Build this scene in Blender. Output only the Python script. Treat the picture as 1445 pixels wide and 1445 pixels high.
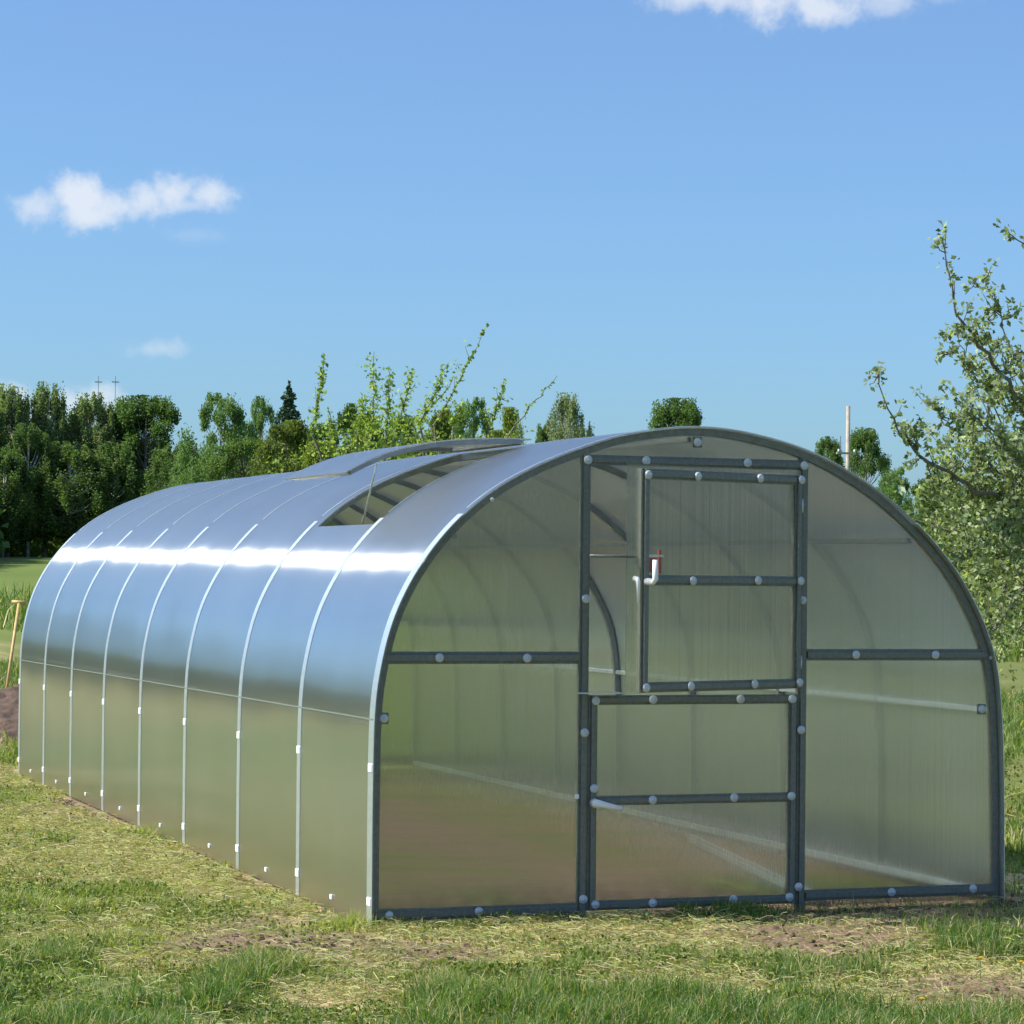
import bpy, math, random
import numpy as np
from mathutils import Vector, Matrix
for o in list(bpy.data.objects): bpy.data.objects.remove(o)
SC = bpy.context.scene
COL = SC.collection
R = math.radians
rng = np.random.default_rng(7)
random.seed(7)

# ------------------------------------------------------------------ camera
F, CX, CY, CZ, YAW, PIT, ROL = 3796.73, -3.32375, -10.88025, 1.48847, 0.34939, 0.02241, 0.01102
CP = np.array([CX, CY, CZ])
fw = np.array([math.sin(YAW)*math.cos(PIT), math.cos(YAW)*math.cos(PIT), math.sin(PIT)])
r0 = np.array([math.cos(YAW), -math.sin(YAW), 0.0]); u0 = np.cross(r0, fw)
rv = r0*math.cos(ROL) + u0*math.sin(ROL); uv = -r0*math.sin(ROL) + u0*math.cos(ROL)
cam = bpy.data.cameras.new('camera'); camo = bpy.data.objects.new('camera', cam); COL.objects.link(camo)
M4 = Matrix(((rv[0], uv[0], -fw[0], CX), (rv[1], uv[1], -fw[1], CY), (rv[2], uv[2], -fw[2], CZ), (0, 0, 0, 1)))
camo.matrix_world = M4
cam.sensor_width = 36; cam.lens = F/1445*36; cam.clip_start = 0.1; cam.clip_end = 4000
SC.camera = camo
def ray(px, py):
    return fw + rv*(px-722.5)/F - uv*(py-722.5)/F
def at(px, py, Y):                       # the point of the picture ray that lies at world depth Y
    d = ray(px, py); return CP + d*((Y-CY)/d[1])
def atz(px, py, z=0.0):
    d = ray(px, py); return CP + d*((z-CZ)/d[2])

# ------------------------------------------------------------------ world, sun, exposure
SUN = Vector((-0.703, 0.15, 0.694)).normalized()
w = bpy.data.worlds.new('World'); SC.world = w; w.use_nodes = True
nt = w.node_tree; nt.nodes.clear(); N = nt.nodes.new; L = nt.links.new
out = N('ShaderNodeOutputWorld'); bg = N('ShaderNodeBackground'); L(bg.outputs[0], out.inputs[0])
bg.inputs[1].default_value = 0.10
sky = N('ShaderNodeTexSky'); sky.sky_type = 'NISHITA'; sky.sun_disc = False
sky.sun_elevation = math.asin(SUN.z); sky.sun_rotation = math.atan2(SUN.x, SUN.y)
sky.altitude = 0; sky.air_density = 1.0; sky.dust_density = 1.0; sky.ozone_density = 2.2
tc = N('ShaderNodeTexCoord'); sp = N('ShaderNodeSeparateXYZ'); L(tc.outputs['Generated'], sp.inputs[0])
def wm(op, a, b=None, c=None):
    n = N('ShaderNodeMath'); n.operation = op
    for i, v in enumerate((a, b, c)):
        if v is None: continue
        if isinstance(v, (int, float)): n.inputs[i].default_value = v
        else: L(v, n.inputs[i])
    return n.outputs[0]
az = wm('ARCTAN2', sp.outputs[0], sp.outputs[1]); el = wm('ARCSINE', sp.outputs[2])
nz = N('ShaderNodeTexNoise'); nz.inputs['Scale'].default_value = 70; nz.inputs['Detail'].default_value = 6; nz.inputs['Roughness'].default_value = 0.6
L(tc.outputs['Generated'], nz.inputs['Vector'])
nzb = N('ShaderNodeTexNoise'); nzb.inputs['Scale'].default_value = 190; nzb.inputs['Detail'].default_value = 4
L(tc.outputs['Generated'], nzb.inputs['Vector'])
wob = wm('ADD', wm('MULTIPLY', wm('SUBTRACT', nz.outputs[0], 0.5), 2.1), wm('MULTIPLY', wm('SUBTRACT', nzb.outputs[0], 0.5), 0.7))
CL = [  # px, py, half width px, half height px, strength
    (60, 293, 48, 30, .75), (115, 280, 50, 40, 1), (120, 303, 75, 22, .95), (160, 292, 60, 28, .85), (205, 280, 50, 26, .85), (240, 272, 45, 28, .9),
    (295, 274, 42, 24, .85), (250, 288, 80, 14, .6), (280, 332, 50, 17, .25), (222, 492, 50, 18, .5),
    (1080, 5, 60, 34, .95), (1160, 12, 70, 30, .9), (1000, -8, 110, 22, .8), (1250, 5, 60, 24, .6), (1150, -20, 190, 30, 1), (1320, -8, 50, 16, .4),
    (10, 560, 45, 24, .8), (125, 566, 55, 26, .8), (60, 580, 120, 20, .6)]
tot = None
for (px, py, a, b, s) in CL:
    d = ray(px, py); d = d/np.linalg.norm(d)
    a0, e0 = math.atan2(d[0], d[1]), math.asin(d[2])
    dx = wm('MULTIPLY', wm('SUBTRACT', az, a0), F/a); dy = wm('MULTIPLY', wm('SUBTRACT', el, e0), F/b)
    q = wm('SQRT', wm('ADD', wm('MULTIPLY', dx, dx), wm('MULTIPLY', dy, dy)))
    v = wm('ADD', wm('SUBTRACT', 0.98, q), wob)
    mr = N('ShaderNodeMapRange'); mr.interpolation_type = 'SMOOTHSTEP'
    mr.inputs['From Min'].default_value = -0.45; mr.inputs['From Max'].default_value = 0.95; mr.inputs['To Max'].default_value = s
    L(v, mr.inputs['Value'])
    tot = mr.outputs[0] if tot is None else wm('SMOOTH_MAX', tot, mr.outputs[0], 0.2)
tot = wm('MULTIPLY', wm('MINIMUM', tot, 0.96), .88)
# cloud veil added in the unseen left sky to pale the roof's reflection
vx = wm('DIVIDE', wm('SUBTRACT', az, R(-42)), R(46)); vy = wm('DIVIDE', wm('SUBTRACT', el, R(48)), R(34))
nv = N('ShaderNodeTexNoise'); nv.inputs['Scale'].default_value = 3.5; nv.inputs['Detail'].default_value = 5; L(tc.outputs['Generated'], nv.inputs['Vector'])
vq = wm('SUBTRACT', 1.0, wm('SQRT', wm('ADD', wm('MULTIPLY', vx, vx), wm('MULTIPLY', vy, vy))))
vm = N('ShaderNodeMapRange'); vm.interpolation_type = 'SMOOTHSTEP'; vm.inputs['From Max'].default_value = .45; L(vq, vm.inputs['Value'])
tot = wm('MAXIMUM', tot, wm('MULTIPLY', vm.outputs[0], wm('ADD', wm('MULTIPLY', nv.outputs[0], .5), .22)))
gm = N('ShaderNodeMix'); gm.data_type = 'RGBA'; gm.blend_type = 'MULTIPLY'; gm.inputs[0].default_value = 1
L(sky.outputs[0], gm.inputs[6]); gm.inputs[7].default_value = (0.47, 0.80, 1.14, 1)
mx = N('ShaderNodeMix'); mx.data_type = 'RGBA'; L(tot, mx.inputs[0]); L(gm.outputs[2], mx.inputs[6]); mx.inputs[7].default_value = (6.0, 6.3, 6.8, 1)
L(mx.outputs[2], bg.inputs[0])
sl = bpy.data.lights.new('sun', 'SUN'); sl.energy = 4.7; sl.angle = R(0.6); sl.color = (1.0, 0.95, 0.86)
so = bpy.data.objects.new('sun', sl); COL.objects.link(so); so.rotation_euler = SUN.to_track_quat('Z', 'Y').to_euler(); so.location = (-20, 10, 20)
SC.view_settings.view_transform = 'Standard'; SC.view_settings.look = 'None'; SC.view_settings.exposure = 0.5; SC.view_settings.gamma = 1
cy = SC.cycles if hasattr(SC, 'cycles') else None
SC.render.engine = 'CYCLES'
SC.cycles.use_denoising = True; SC.cycles.max_bounces = 14; SC.cycles.transparent_max_bounces = 24; SC.cycles.transmission_bounces = 14
SC.cycles.glossy_bounces = 5; SC.cycles.diffuse_bounces = 3; SC.cycles.sample_clamp_indirect = 6

# ------------------------------------------------------------------ helpers
def tag(o, label=None, cat=None, group=None, kind=None):
    if label: o['label'] = label
    if cat: o['category'] = cat
    if group: o['group'] = group
    if kind: o['kind'] = kind
    return o
def empty(name, loc=(0, 0, 0), rz=0):
    o = bpy.data.objects.new(name, None); COL.objects.link(o); o.location = loc; o.rotation_euler = (0, 0, rz); o.empty_display_size = .2
    return o
def mesh_np(name, V, Fc, mat, parent=None, col=None, smooth=False):
    """V (n,3); Fc list of arrays of faces, each (m,k)"""
    me = bpy.data.meshes.new(name); V = np.asarray(V, np.float32)
    me.vertices.add(len(V)); me.vertices.foreach_set('co', V.ravel())
    loops = np.concatenate([f.ravel() for f in Fc]).astype(np.int32)
    tot_ = np.concatenate([np.full(len(f), f.shape[1]) for f in Fc]).astype(np.int32)
    st = np.concatenate([[0], np.cumsum(tot_)[:-1]]).astype(np.int32)
    me.loops.add(len(loops)); me.loops.foreach_set('vertex_index', loops)
    me.polygons.add(len(tot_)); me.polygons.foreach_set('loop_start', st); me.polygons.foreach_set('loop_total', tot_)
    if smooth: me.polygons.foreach_set('use_smooth', np.ones(len(tot_), bool))
    if col is not None:
        a = me.color_attributes.new('col', 'FLOAT_COLOR', 'POINT')
        c = np.ones((len(V), 4), np.float32); c[:, :3] = col; a.data.foreach_set('color', c.ravel())
    me.update(); me.validate(); me.materials.append(mat)
    o = bpy.data.objects.new(name, me); COL.objects.link(o)
    if parent is not None: o.parent = parent
    return o
class MB:
    def __init__(s): s.v = []; s.f = []
    def add(s, vs, fs):
        b = len(s.v); s.v += [tuple(map(float, v)) for v in vs]; s.f += [tuple(b+i for i in f) for f in fs]; return s
    def box(s, x0, x1, y0, y1, z0, z1):
        return s.add([(x0,y0,z0),(x1,y0,z0),(x1,y1,z0),(x0,y1,z0),(x0,y0,z1),(x1,y0,z1),(x1,y1,z1),(x0,y1,z1)],
                     [(0,3,2,1),(4,5,6,7),(0,1,5,4),(1,2,6,5),(2,3,7,6),(3,0,4,7)])
    def tube(s, pts, rad, n=8, cap=True):
        pts = [Vector(p) for p in pts]; rads = rad if isinstance(rad, (list, tuple)) else [rad]*len(pts)
        b = len(s.v); prev = None
        for i, p in enumerate(pts):
            d = (pts[min(i+1, len(pts)-1)] - pts[max(i-1, 0)]).normalized()
            if prev is None: a = d.orthogonal().normalized()
            else: a = (prev - d*prev.dot(d)); a = a.normalized() if a.length > 1e-6 else d.orthogonal().normalized()
            prev = a; c = d.cross(a)
            for k in range(n):
                t = 2*math.pi*k/n; s.v.append(tuple(p + (a*math.cos(t)+c*math.sin(t))*rads[i]))
        for i in range(len(pts)-1):
            for k in range(n):
                k2 = (k+1) % n; s.f.append((b+i*n+k, b+i*n+k2, b+(i+1)*n+k2, b+(i+1)*n+k))
        if cap:
            s.f.append(tuple(b+k for k in range(n))[::-1]); e = b+(len(pts)-1)*n; s.f.append(tuple(e+k for k in range(n)))
        return s
    def xform(s, fn): s.v = [tuple(fn(v)) for v in s.v]; return s
    def build(s, name, mat, parent=None, smooth=False, bevel=0):
        me = bpy.data.meshes.new(name); me.from_pydata(s.v, [], s.f); me.update(); me.materials.append(mat)
        if smooth: me.polygons.foreach_set('use_smooth', [True]*len(me.polygons))
        o = bpy.data.objects.new(name, me); COL.objects.link(o)
        if parent is not None: o.parent = parent
        if bevel:
            m = o.modifiers.new('bevel', 'BEVEL'); m.width = bevel; m.segments = 2; m.limit_method = 'ANGLE'
        return o

# ------------------------------------------------------------------ materials
def newmat(name):
    m = bpy.data.materials.new(name); m.use_nodes = True; t = m.node_tree
    return m, t, t.nodes['Principled BSDF'], t.nodes['Material Output']
def simple(name, col, rough=.6, metal=0, nscale=0, namp=.15, bump=0, bscale=40):
    m, t, p, o = newmat(name)
    p.inputs['Base Color'].default_value = (*col, 1); p.inputs['Roughness'].default_value = rough; p.inputs['Metallic'].default_value = metal
    if nscale:
        tcn = t.nodes.new('ShaderNodeTexCoord'); nn = t.nodes.new('ShaderNodeTexNoise'); nn.inputs['Scale'].default_value = nscale; nn.inputs['Detail'].default_value = 5
        t.links.new(tcn.outputs['Object'], nn.inputs['Vector'])
        cr = t.nodes.new('ShaderNodeValToRGB'); cr.color_ramp.elements[0].position = .3; cr.color_ramp.elements[1].position = .7
        cr.color_ramp.elements[0].color = (*[c*(1-namp) for c in col], 1); cr.color_ramp.elements[1].color = (*[min(1, c*(1+namp)) for c in col], 1)
        t.links.new(nn.outputs[0], cr.inputs[0]); t.links.new(cr.outputs[0], p.inputs['Base Color'])
        if bump:
            b = t.nodes.new('ShaderNodeBump'); b.inputs['Strength'].default_value = bump; b.inputs['Distance'].default_value = .01
            n2 = t.nodes.new('ShaderNodeTexNoise'); n2.inputs['Scale'].default_value = bscale; t.links.new(tcn.outputs['Object'], n2.inputs['Vector'])
            t.links.new(n2.outputs[0], b.inputs['Height']); t.links.new(b.outputs[0], p.inputs['Normal'])
    return m
def leafmat(name, trans=.35, rough=.6, spec=.15):
    m, t, p, o = newmat(name)
    a = t.nodes.new('ShaderNodeAttribute'); a.attribute_name = 'col'
    t.links.new(a.outputs['Color'], p.inputs['Base Color']); p.inputs['Roughness'].default_value = rough
    p.inputs['Specular IOR Level'].default_value = spec
    tr = t.nodes.new('ShaderNodeBsdfTranslucent')
    hs = t.nodes.new('ShaderNodeMix'); hs.data_type = 'RGBA'; hs.blend_type = 'MULTIPLY'; hs.inputs[0].default_value = 1
    t.links.new(a.outputs['Color'], hs.inputs[6]); hs.inputs[7].default_value = (1.5, 1.6, .6, 1); t.links.new(hs.outputs[2], tr.inputs[0])
    mxs = t.nodes.new('ShaderNodeMixShader'); mxs.inputs[0].default_value = trans
    t.links.new(p.outputs[0], mxs.inputs[1]); t.links.new(tr.outputs[0], mxs.inputs[2]); t.links.new(mxs.outputs[0], o.inputs[0])
    return m
def poly(name, axis, refl=1.0, clear=.34, haze=.10, slope=.42, gslope=1.0, tint=(.96, .975, .93), rough=.07):
    """twin-wall polycarbonate: fine ribs running square to `axis` spread light along that axis"""
    m, t, p, o = newmat(name); t.nodes.remove(p); nn = t.nodes.new; lk = t.links.new
    tcn = nn('ShaderNodeTexCoord'); s = nn('ShaderNodeSeparateXYZ'); lk(tcn.outputs['Object'], s.inputs[0])
    def mt(op, a, b):
        n = nn('ShaderNodeMath'); n.operation = op
        for i, v in enumerate((a, b)):
            if isinstance(v, (int, float)): n.inputs[i].default_value = v
            else: lk(v, n.inputs[i])
        return n.outputs[0]
    idx = 'XYZ'.index(axis)
    def sl(freq, amp, seed):
        wn = nn('ShaderNodeTexWhiteNoise'); wn.noise_dimensions = '1D'
        lk(mt('ADD', mt('FLOOR', mt('MULTIPLY', s.outputs[idx], freq), 0), seed), wn.inputs['W'])
        w2 = nn('ShaderNodeTexWhiteNoise'); w2.noise_dimensions = '1D'
        lk(mt('ADD', mt('FLOOR', mt('MULTIPLY', s.outputs[idx], freq), 0), seed+91.5), w2.inputs['W'])
        v = mt('SUBTRACT', mt('ADD', wn.outputs[0], w2.outputs[0]), 1.0)
        v = mt('MULTIPLY', v, amp)
        c = nn('ShaderNodeCombineXYZ'); lk(v, c.inputs[idx])
        vt = nn('ShaderNodeVectorTransform'); vt.vector_type = 'VECTOR'; vt.convert_from = 'OBJECT'; vt.convert_to = 'WORLD'; lk(c.outputs[0], vt.inputs[0])
        g = nn('ShaderNodeNewGeometry'); ad = nn('ShaderNodeVectorMath'); ad.operation = 'ADD'; lk(g.outputs['Normal'], ad.inputs[0]); lk(vt.outputs[0], ad.inputs[1])
        no = nn('ShaderNodeVectorMath'); no.operation = 'NORMALIZE'; lk(ad.outputs[0], no.inputs[0]); return no.outputs[0]
    nr = sl(5200, slope, 3.0)
    rf = nn('ShaderNodeBsdfRefraction'); rf.inputs['IOR'].default_value = 1.25; rf.inputs['Roughness'].default_value = .06
    rf.inputs['Color'].default_value = (*tint, 1); lk(nr, rf.inputs['Normal'])
    tp = nn('ShaderNodeBsdfTransparent'); tp.inputs[0].default_value = (*tint, 1)
    tl = nn('ShaderNodeBsdfTranslucent'); tl.inputs[0].default_value = (.62, .68, .70, 1)
    df = nn('ShaderNodeBsdfDiffuse'); df.inputs[0].default_value = (.62, .68, .72, 1)
    a1 = nn('ShaderNodeMixShader'); a1.inputs[0].default_value = clear; lk(rf.outputs[0], a1.inputs[1]); lk(tp.outputs[0], a1.inputs[2])
    a0 = nn('ShaderNodeMixShader'); a0.inputs[0].default_value = .5; lk(tl.outputs[0], a0.inputs[1]); lk(df.outputs[0], a0.inputs[2])
    # dirt / condensation varies the haze a little
    nz_ = nn('ShaderNodeTexNoise'); nz_.inputs['Scale'].default_value = 1.6; nz_.inputs['Detail'].default_value = 4; lk(tcn.outputs['Object'], nz_.inputs['Vector'])
    fl = mt('MULTIPLY', mt('ADD', mt('SINE', mt('MULTIPLY', s.outputs[idx], 2*math.pi/.0105), 0), 1.6), .65)
    hz = mt('MULTIPLY', mt('MULTIPLY', mt('ADD', nz_.outputs[0], .5), haze), fl)
    a2 = nn('ShaderNodeMixShader'); lk(hz, a2.inputs[0]); lk(a1.outputs[0], a2.inputs[1]); lk(a0.outputs[0], a2.inputs[2])
    # mud splashed up on the lowest hand's breadth
    nd = nn('ShaderNodeTexNoise'); nd.inputs['Scale'].default_value = 14; nd.inputs['Detail'].default_value = 6; lk(tcn.outputs['Object'], nd.inputs['Vector'])
    dr_ = nn('ShaderNodeMapRange'); dr_.inputs[1].default_value = .20; dr_.inputs[2].default_value = .0; dr_.inputs[3].default_value = 0; dr_.inputs[4].default_value = 1.0; lk(s.outputs[2], dr_.inputs[0])
    dd = mt('MULTIPLY', mt('POWER', dr_.outputs[0], 1.6), mt('MULTIPLY', nd.outputs[0], .8)); mud = nn('ShaderNodeBsdfDiffuse'); mud.inputs[0].default_value = (.24, .18, .12, 1)
    am = nn('ShaderNodeMixShader'); lk(dd, am.inputs[0]); lk(a2.outputs[0], am.inputs[1]); lk(mud.outputs[0], am.inputs[2]); a2 = am
    gl = nn('ShaderNodeBsdfGlossy'); gl.inputs['Roughness'].default_value = rough; gl.inputs['Roughness'].default_value = .29; gl.inputs['Anisotropy'].default_value = -.85
    tc_ = nn('ShaderNodeCombineXYZ'); tc_.inputs[idx].default_value = 1; tv = nn('ShaderNodeVectorTransform'); tv.vector_type = 'VECTOR'; tv.convert_from = 'OBJECT'; tv.convert_to = 'WORLD'
    lk(tc_.outputs[0], tv.inputs[0]); lk(tv.outputs[0], gl.inputs['Tangent'])
    gl2 = nn('ShaderNodeBsdfGlossy'); gl2.inputs['Roughness'].default_value = rough*3.1
    # slight buckling of the sheet
    mp_ = nn('ShaderNodeMapping'); mp_.inputs['Scale'].default_value = (1.0, 1.0, .45); lk(tcn.outputs['Object'], mp_.inputs[0])
    bn = nn('ShaderNodeTexNoise'); bn.inputs['Scale'].default_value = 1.3; bn.inputs['Detail'].default_value = 1.5; lk(mp_.outputs[0], bn.inputs['Vector'])
    bp = nn('ShaderNodeBump'); bp.inputs['Strength'].default_value = 1; bp.inputs['Distance'].default_value = .022; lk(bn.outputs[0], bp.inputs['Height'])
    lk(bp.outputs[0], gl.inputs['Normal']); lk(bp.outputs[0], gl2.inputs['Normal'])
    g3 = nn('ShaderNodeMixShader'); g3.inputs[0].default_value = .55; lk(gl.outputs[0], g3.inputs[1]); lk(gl2.outputs[0], g3.inputs[2])
    fr = nn('ShaderNodeFresnel'); fr.inputs['IOR'].default_value = 1.5
    ff = mt('MINIMUM', mt('MULTIPLY', fr.outputs[0], refl), .78)
    gb_ = nn('ShaderNodeNewGeometry'); ff = mt('MULTIPLY', ff, mt('SUBTRACT', 1.0, gb_.outputs['Backfacing']))   # the sheet's whole reflection sits on the face first met
    a3 = nn('ShaderNodeMixShader'); lk(ff, a3.inputs[0]); lk(a2.outputs[0], a3.inputs[1]); lk(g3.outputs[0], a3.inputs[2])
    lk(a3.outputs[0], o.inputs[0]); return m
MAT = {}
MAT['roof'] = poly('polycarbonate_ribs_y', 'Y', refl=3.3, clear=.50, haze=.24, gslope=.8, slope=.12)
MAT['end'] = poly('polycarbonate_ribs_x', 'X', refl=.75, clear=.42, haze=.014, slope=.55, tint=(.975, .982, .95))
MAT['strap'] = simple('galvanised_strap', (.62, .68, .70), .35, .5, 30, .1)
MAT['band'] = simple('galvanised_band', (.80, .86, .88), .42, .9, 30, .06)
MAT['tube'] = simple('galvanised_tube', (.26, .28, .29), .4, .5, 20, .15)
MAT['frame'] = simple('galvanised_profile', (.155, .165, .14), .42, .12, 60, .2)
MAT['clip'] = simple('white_clip', (.85, .88, .86), .4)
MAT['washer'] = simple('clear_washer', (.55, .59, .60), .3, .1)
MAT['white'] = simple('white_plastic', (.85, .86, .84), .35)
MAT['red'] = simple('red_plastic', (.5, .05, .04), .5)
MAT['wood'] = simple('shovel_wood', (.62, .42, .16), .6, 0, 15, .2)
MAT['steel'] = simple('shovel_steel', (.25, .25, .26), .45, .7, 25, .3)
MAT['polewood'] = simple('pole_wood', (.42, .36, .28), .8, 0, 8, .2)
MAT['bark'] = simple('bark', (.17, .15, .125), .9, 0, 14, .4, .6, 30)
MAT['birchbark'] = simple('birch_bark', (.55, .53, .48), .8, 0, 3, .5)
MAT['leaf'] = leafmat('leaf'); MAT['needle'] = leafmat('needle', .1, .7)
MAT['grass'] = leafmat('grass', .4, .5, .35); MAT['straw'] = leafmat('straw', .25, .7)

# ------------------------------------------------------------------ ground
def smooth(a, b, x): t = np.clip((x-a)/(b-a), 0, 1); return t*t*(3-2*t)
def vnoise(x, y, s, seed=0):
    x = np.asarray(x, float)*s; y = np.asarray(y, float)*s
    xi, yi = np.floor(x).astype(np.int64), np.floor(y).astype(np.int64); fx, fy = x-xi, y-yi; fx = fx*fx*(3-2*fx); fy = fy*fy*(3-2*fy)
    def h(a, b):
        n = (a*374761393 + b*668265263 + seed*982451653) & 0xffffffff; n = ((n ^ (n >> 13))*1274126177) & 0xffffffff; return ((n ^ (n >> 16)) & 0xffff)/65535.
    return (h(xi, yi)*(1-fx)+h(xi+1, yi)*fx)*(1-fy) + (h(xi, yi+1)*(1-fx)+h(xi+1, yi+1)*fx)*fy
def fbm(x, y, s, seed=0):
    return .5*vnoise(x, y, s, seed)+.3*vnoise(x, y, s*2.1, seed+1)+.2*vnoise(x, y, s*4.3, seed+2)
def rise(x, y): 
    t = np.clip((y-28)/212, 0, 1); return t*(2.5+.0124*(np.clip(x, -250, 400)-40))
def in_house(x, y, m=0.0): return (x > .02-m) & (x < 3.03+m) & (y > -.02-m) & (y < 8.68+m)
SOILP = []                                # bare soil patches: picture px -> ground, radius
for (px, py, r_) in [(400, 1328, .34), (330, 1335, .22), (470, 1322, .2), (1150, 1325, .28), (1330, 1292, .5), (1430, 1290, .5), (1240, 1296, .35), (150, 1150, .3), (130, 1130, .3), (620, 1345, .2), (1400, 1400, .25)]:
    p = atz(px, py); SOILP.append((p[0], p[1], r_*1.6))
HAYP = []                                 # dry mown grass
for (px, py, r_) in [(230, 1205, .5), (180, 1230, .45), (60, 1160, .7), (290, 1240, .35), (370, 1262, .3), (440, 1285, .25), (640, 1345, .45), (760, 1322, .4), (560, 1335, .4), (900, 1310, .4), (1000, 1318, .35), (950, 1390, .3), (490, 1400, .25), (230, 1360, .22), (1260, 1400, .3), (1350, 1370, .3), (620, 1325, .35), (820, 1318, .35), (980, 1330, .3), (1080, 1322, .35), (1200, 1318, .3), (30, 1100, .8), (10, 1220, .35), (1430, 1240, .4)]:
    p = atz(px, py); HAYP.append((p[0], p[1], r_*(1.35 if px < 480 else 1.1)))
def patch(x, y, P, seed):
    v = np.zeros_like(np.asarray(x, float)); n = (fbm(x, y, 3.5, seed)-.5)*1.3
    for (a, b, r_) in P: v = np.maximum(v, 1-np.hypot((x-a)*1., (y-b)*.75)/r_)
    return smooth(-.15, .35, v+n*(v > -.5)*.6-.05)*(v > 0)
def soilf(x, y):
    s = patch(x, y, SOILP, 11)
    strip = np.exp(-((x+.03)/.10)**2)*((y > -.1) & (y < 9))*.8*smooth(.35, .6, fbm(x, y, 2.2, 5))
    front = np.exp(-((y+.06)/.09)**2)*((x > -.1) & (x < 3.1))*.7
    right = smooth(3.6, 3.1, x)*(x > 3.02)*((y > -.6) & (y < 9))*.8
    inside = in_house(x, y)*(.1+.9*smooth(.36, .56, fbm(x, y, 1.1, 31)+ .12*np.exp(-((x-1.5)/.6)**2)))
    heap = smooth(2.2, 1.4, np.hypot(x-.9, (y-14)/1.8))
    return np.clip(np.maximum.reduce([s, strip, front, right, inside, heap]), 0, 1)
def hayf(x, y): return np.clip(patch(x, y, HAYP, 23) + .5*smooth(.55, .75, fbm(x, y, .8, 44))*(y < 40), 0, 1)*(1-in_house(x, y)*.8)
def gz(x, y):
    n = (fbm(x, y, 1.3, 3)-.5)*.07 + (fbm(x, y, 6, 8)-.5)*.025
    fl = np.where(in_house(x, y, .12), .25, 1)
    n = n*np.clip(1-(np.hypot(x, y)-22)/20, 0, 1)
    return rise(x, y) + n*fl - .01 - .025*np.exp(-((x+.05)/.12)**2)*((y > 0) & (y < 9))
def axis_pts(lo, hi, st, far_lo, far_hi):
    c = np.arange(lo, hi, st); a = [hi]; s = st
    while a[-1] < far_hi: s *= 1.13; a.append(a[-1]+s)
    b = [lo]; s = st
    while b[-1] > far_lo: s *= 1.13; b.append(b[-1]-s)
    return np.array(sorted(set(np.round(np.concatenate([c, a, b]), 4))))
gxs = axis_pts(-3.5, 5.5, .04, -1500, 1500); gys = axis_pts(-3.6, 10.5, .05, -1200, 1800)
X, Y = np.meshgrid(gxs, gys); nx, ny = len(gxs), len(gys)
Z = gz(X, Y); so_ = soilf(X, Y); ha_ = hayf(X, Y)
soilc = np.array([.23, .16, .105]); turf = np.array([.15, .17, .05]); hayc = np.array([.50, .39, .21]); field = np.array([.15, .21, .05])
nn_ = fbm(X, Y, 9, 77)[..., None]; n2_ = vnoise(X, Y, 40, 7)[..., None]
c_ = turf*(.8+.5*nn_); c_ = c_*(1-ha_[..., None]*.9) + hayc*(.5+.9*n2_)*ha_[..., None]*.9
c_ = c_*(1-so_[..., None]) + soilc*(.55+.5*nn_+.4*n2_)*so_[..., None]
lf_ = (smooth(-.8, -2.5, X)*smooth(45, 20, Y)*smooth(-12, -3, Y))[..., None]; pn_ = smooth(.42, .58, fbm(X, Y, .3, 19))[..., None]
c_ = c_*(1-lf_) + (np.array([.36, .31, .13])*pn_+np.array([.11, .18, .04])*(1-pn_))*lf_
ff_ = smooth(25, 60, Y)[..., None]*.9; fn_ = fbm(X, Y*.6, .05, 9)[..., None]
c_ = c_*(1-ff_) + field*(.75+.5*fn_)*ff_
idx = np.arange(nx*ny).reshape(ny, nx)
Fq = np.stack([idx[:-1, :-1], idx[:-1, 1:], idx[1:, 1:], idx[1:, :-1]], -1).reshape(-1, 4)
gm_, gt, gp, go = newmat('ground')
ga = gt.nodes.new('ShaderNodeAttribute'); ga.attribute_name = 'col'
gn = gt.nodes.new('ShaderNodeTexNoise'); gn.inputs['Scale'].default_value = 45; gn.inputs['Detail'].default_value = 8
gtc = gt.nodes.new('ShaderNodeTexCoord'); gt.links.new(gtc.outputs['Object'], gn.inputs['Vector'])
gcr = gt.nodes.new('ShaderNodeMapRange'); gcr.inputs[3].default_value = .55; gcr.inputs[4].default_value = 1.5; gt.links.new(gn.outputs[0], gcr.inputs[0])
gvm = gt.nodes.new('ShaderNodeVectorMath'); gvm.operation = 'SCALE'; gt.links.new(ga.outputs['Color'], gvm.inputs[0]); gt.links.new(gcr.outputs[0], gvm.inputs['Scale'])
gt.links.new(gvm.outputs[0], gp.inputs['Base Color']); gp.inputs['Roughness'].default_value = .95; gp.inputs['Specular IOR Level'].default_value = .15
gb = gt.nodes.new('ShaderNodeBump'); gb.inputs['Strength'].default_value = .7; gb.inputs['Distance'].default_value = .02
gt.links.new(gn.outputs[0], gb.inputs['Height']); gt.links.new(gb.outputs[0], gp.inputs['Normal'])
ground = mesh_np('ground', np.stack([X, Y, Z], -1).reshape(-1, 3), [Fq], gm_, col=c_.reshape(-1, 3), smooth=True)
tag(ground, kind='structure')

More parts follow.
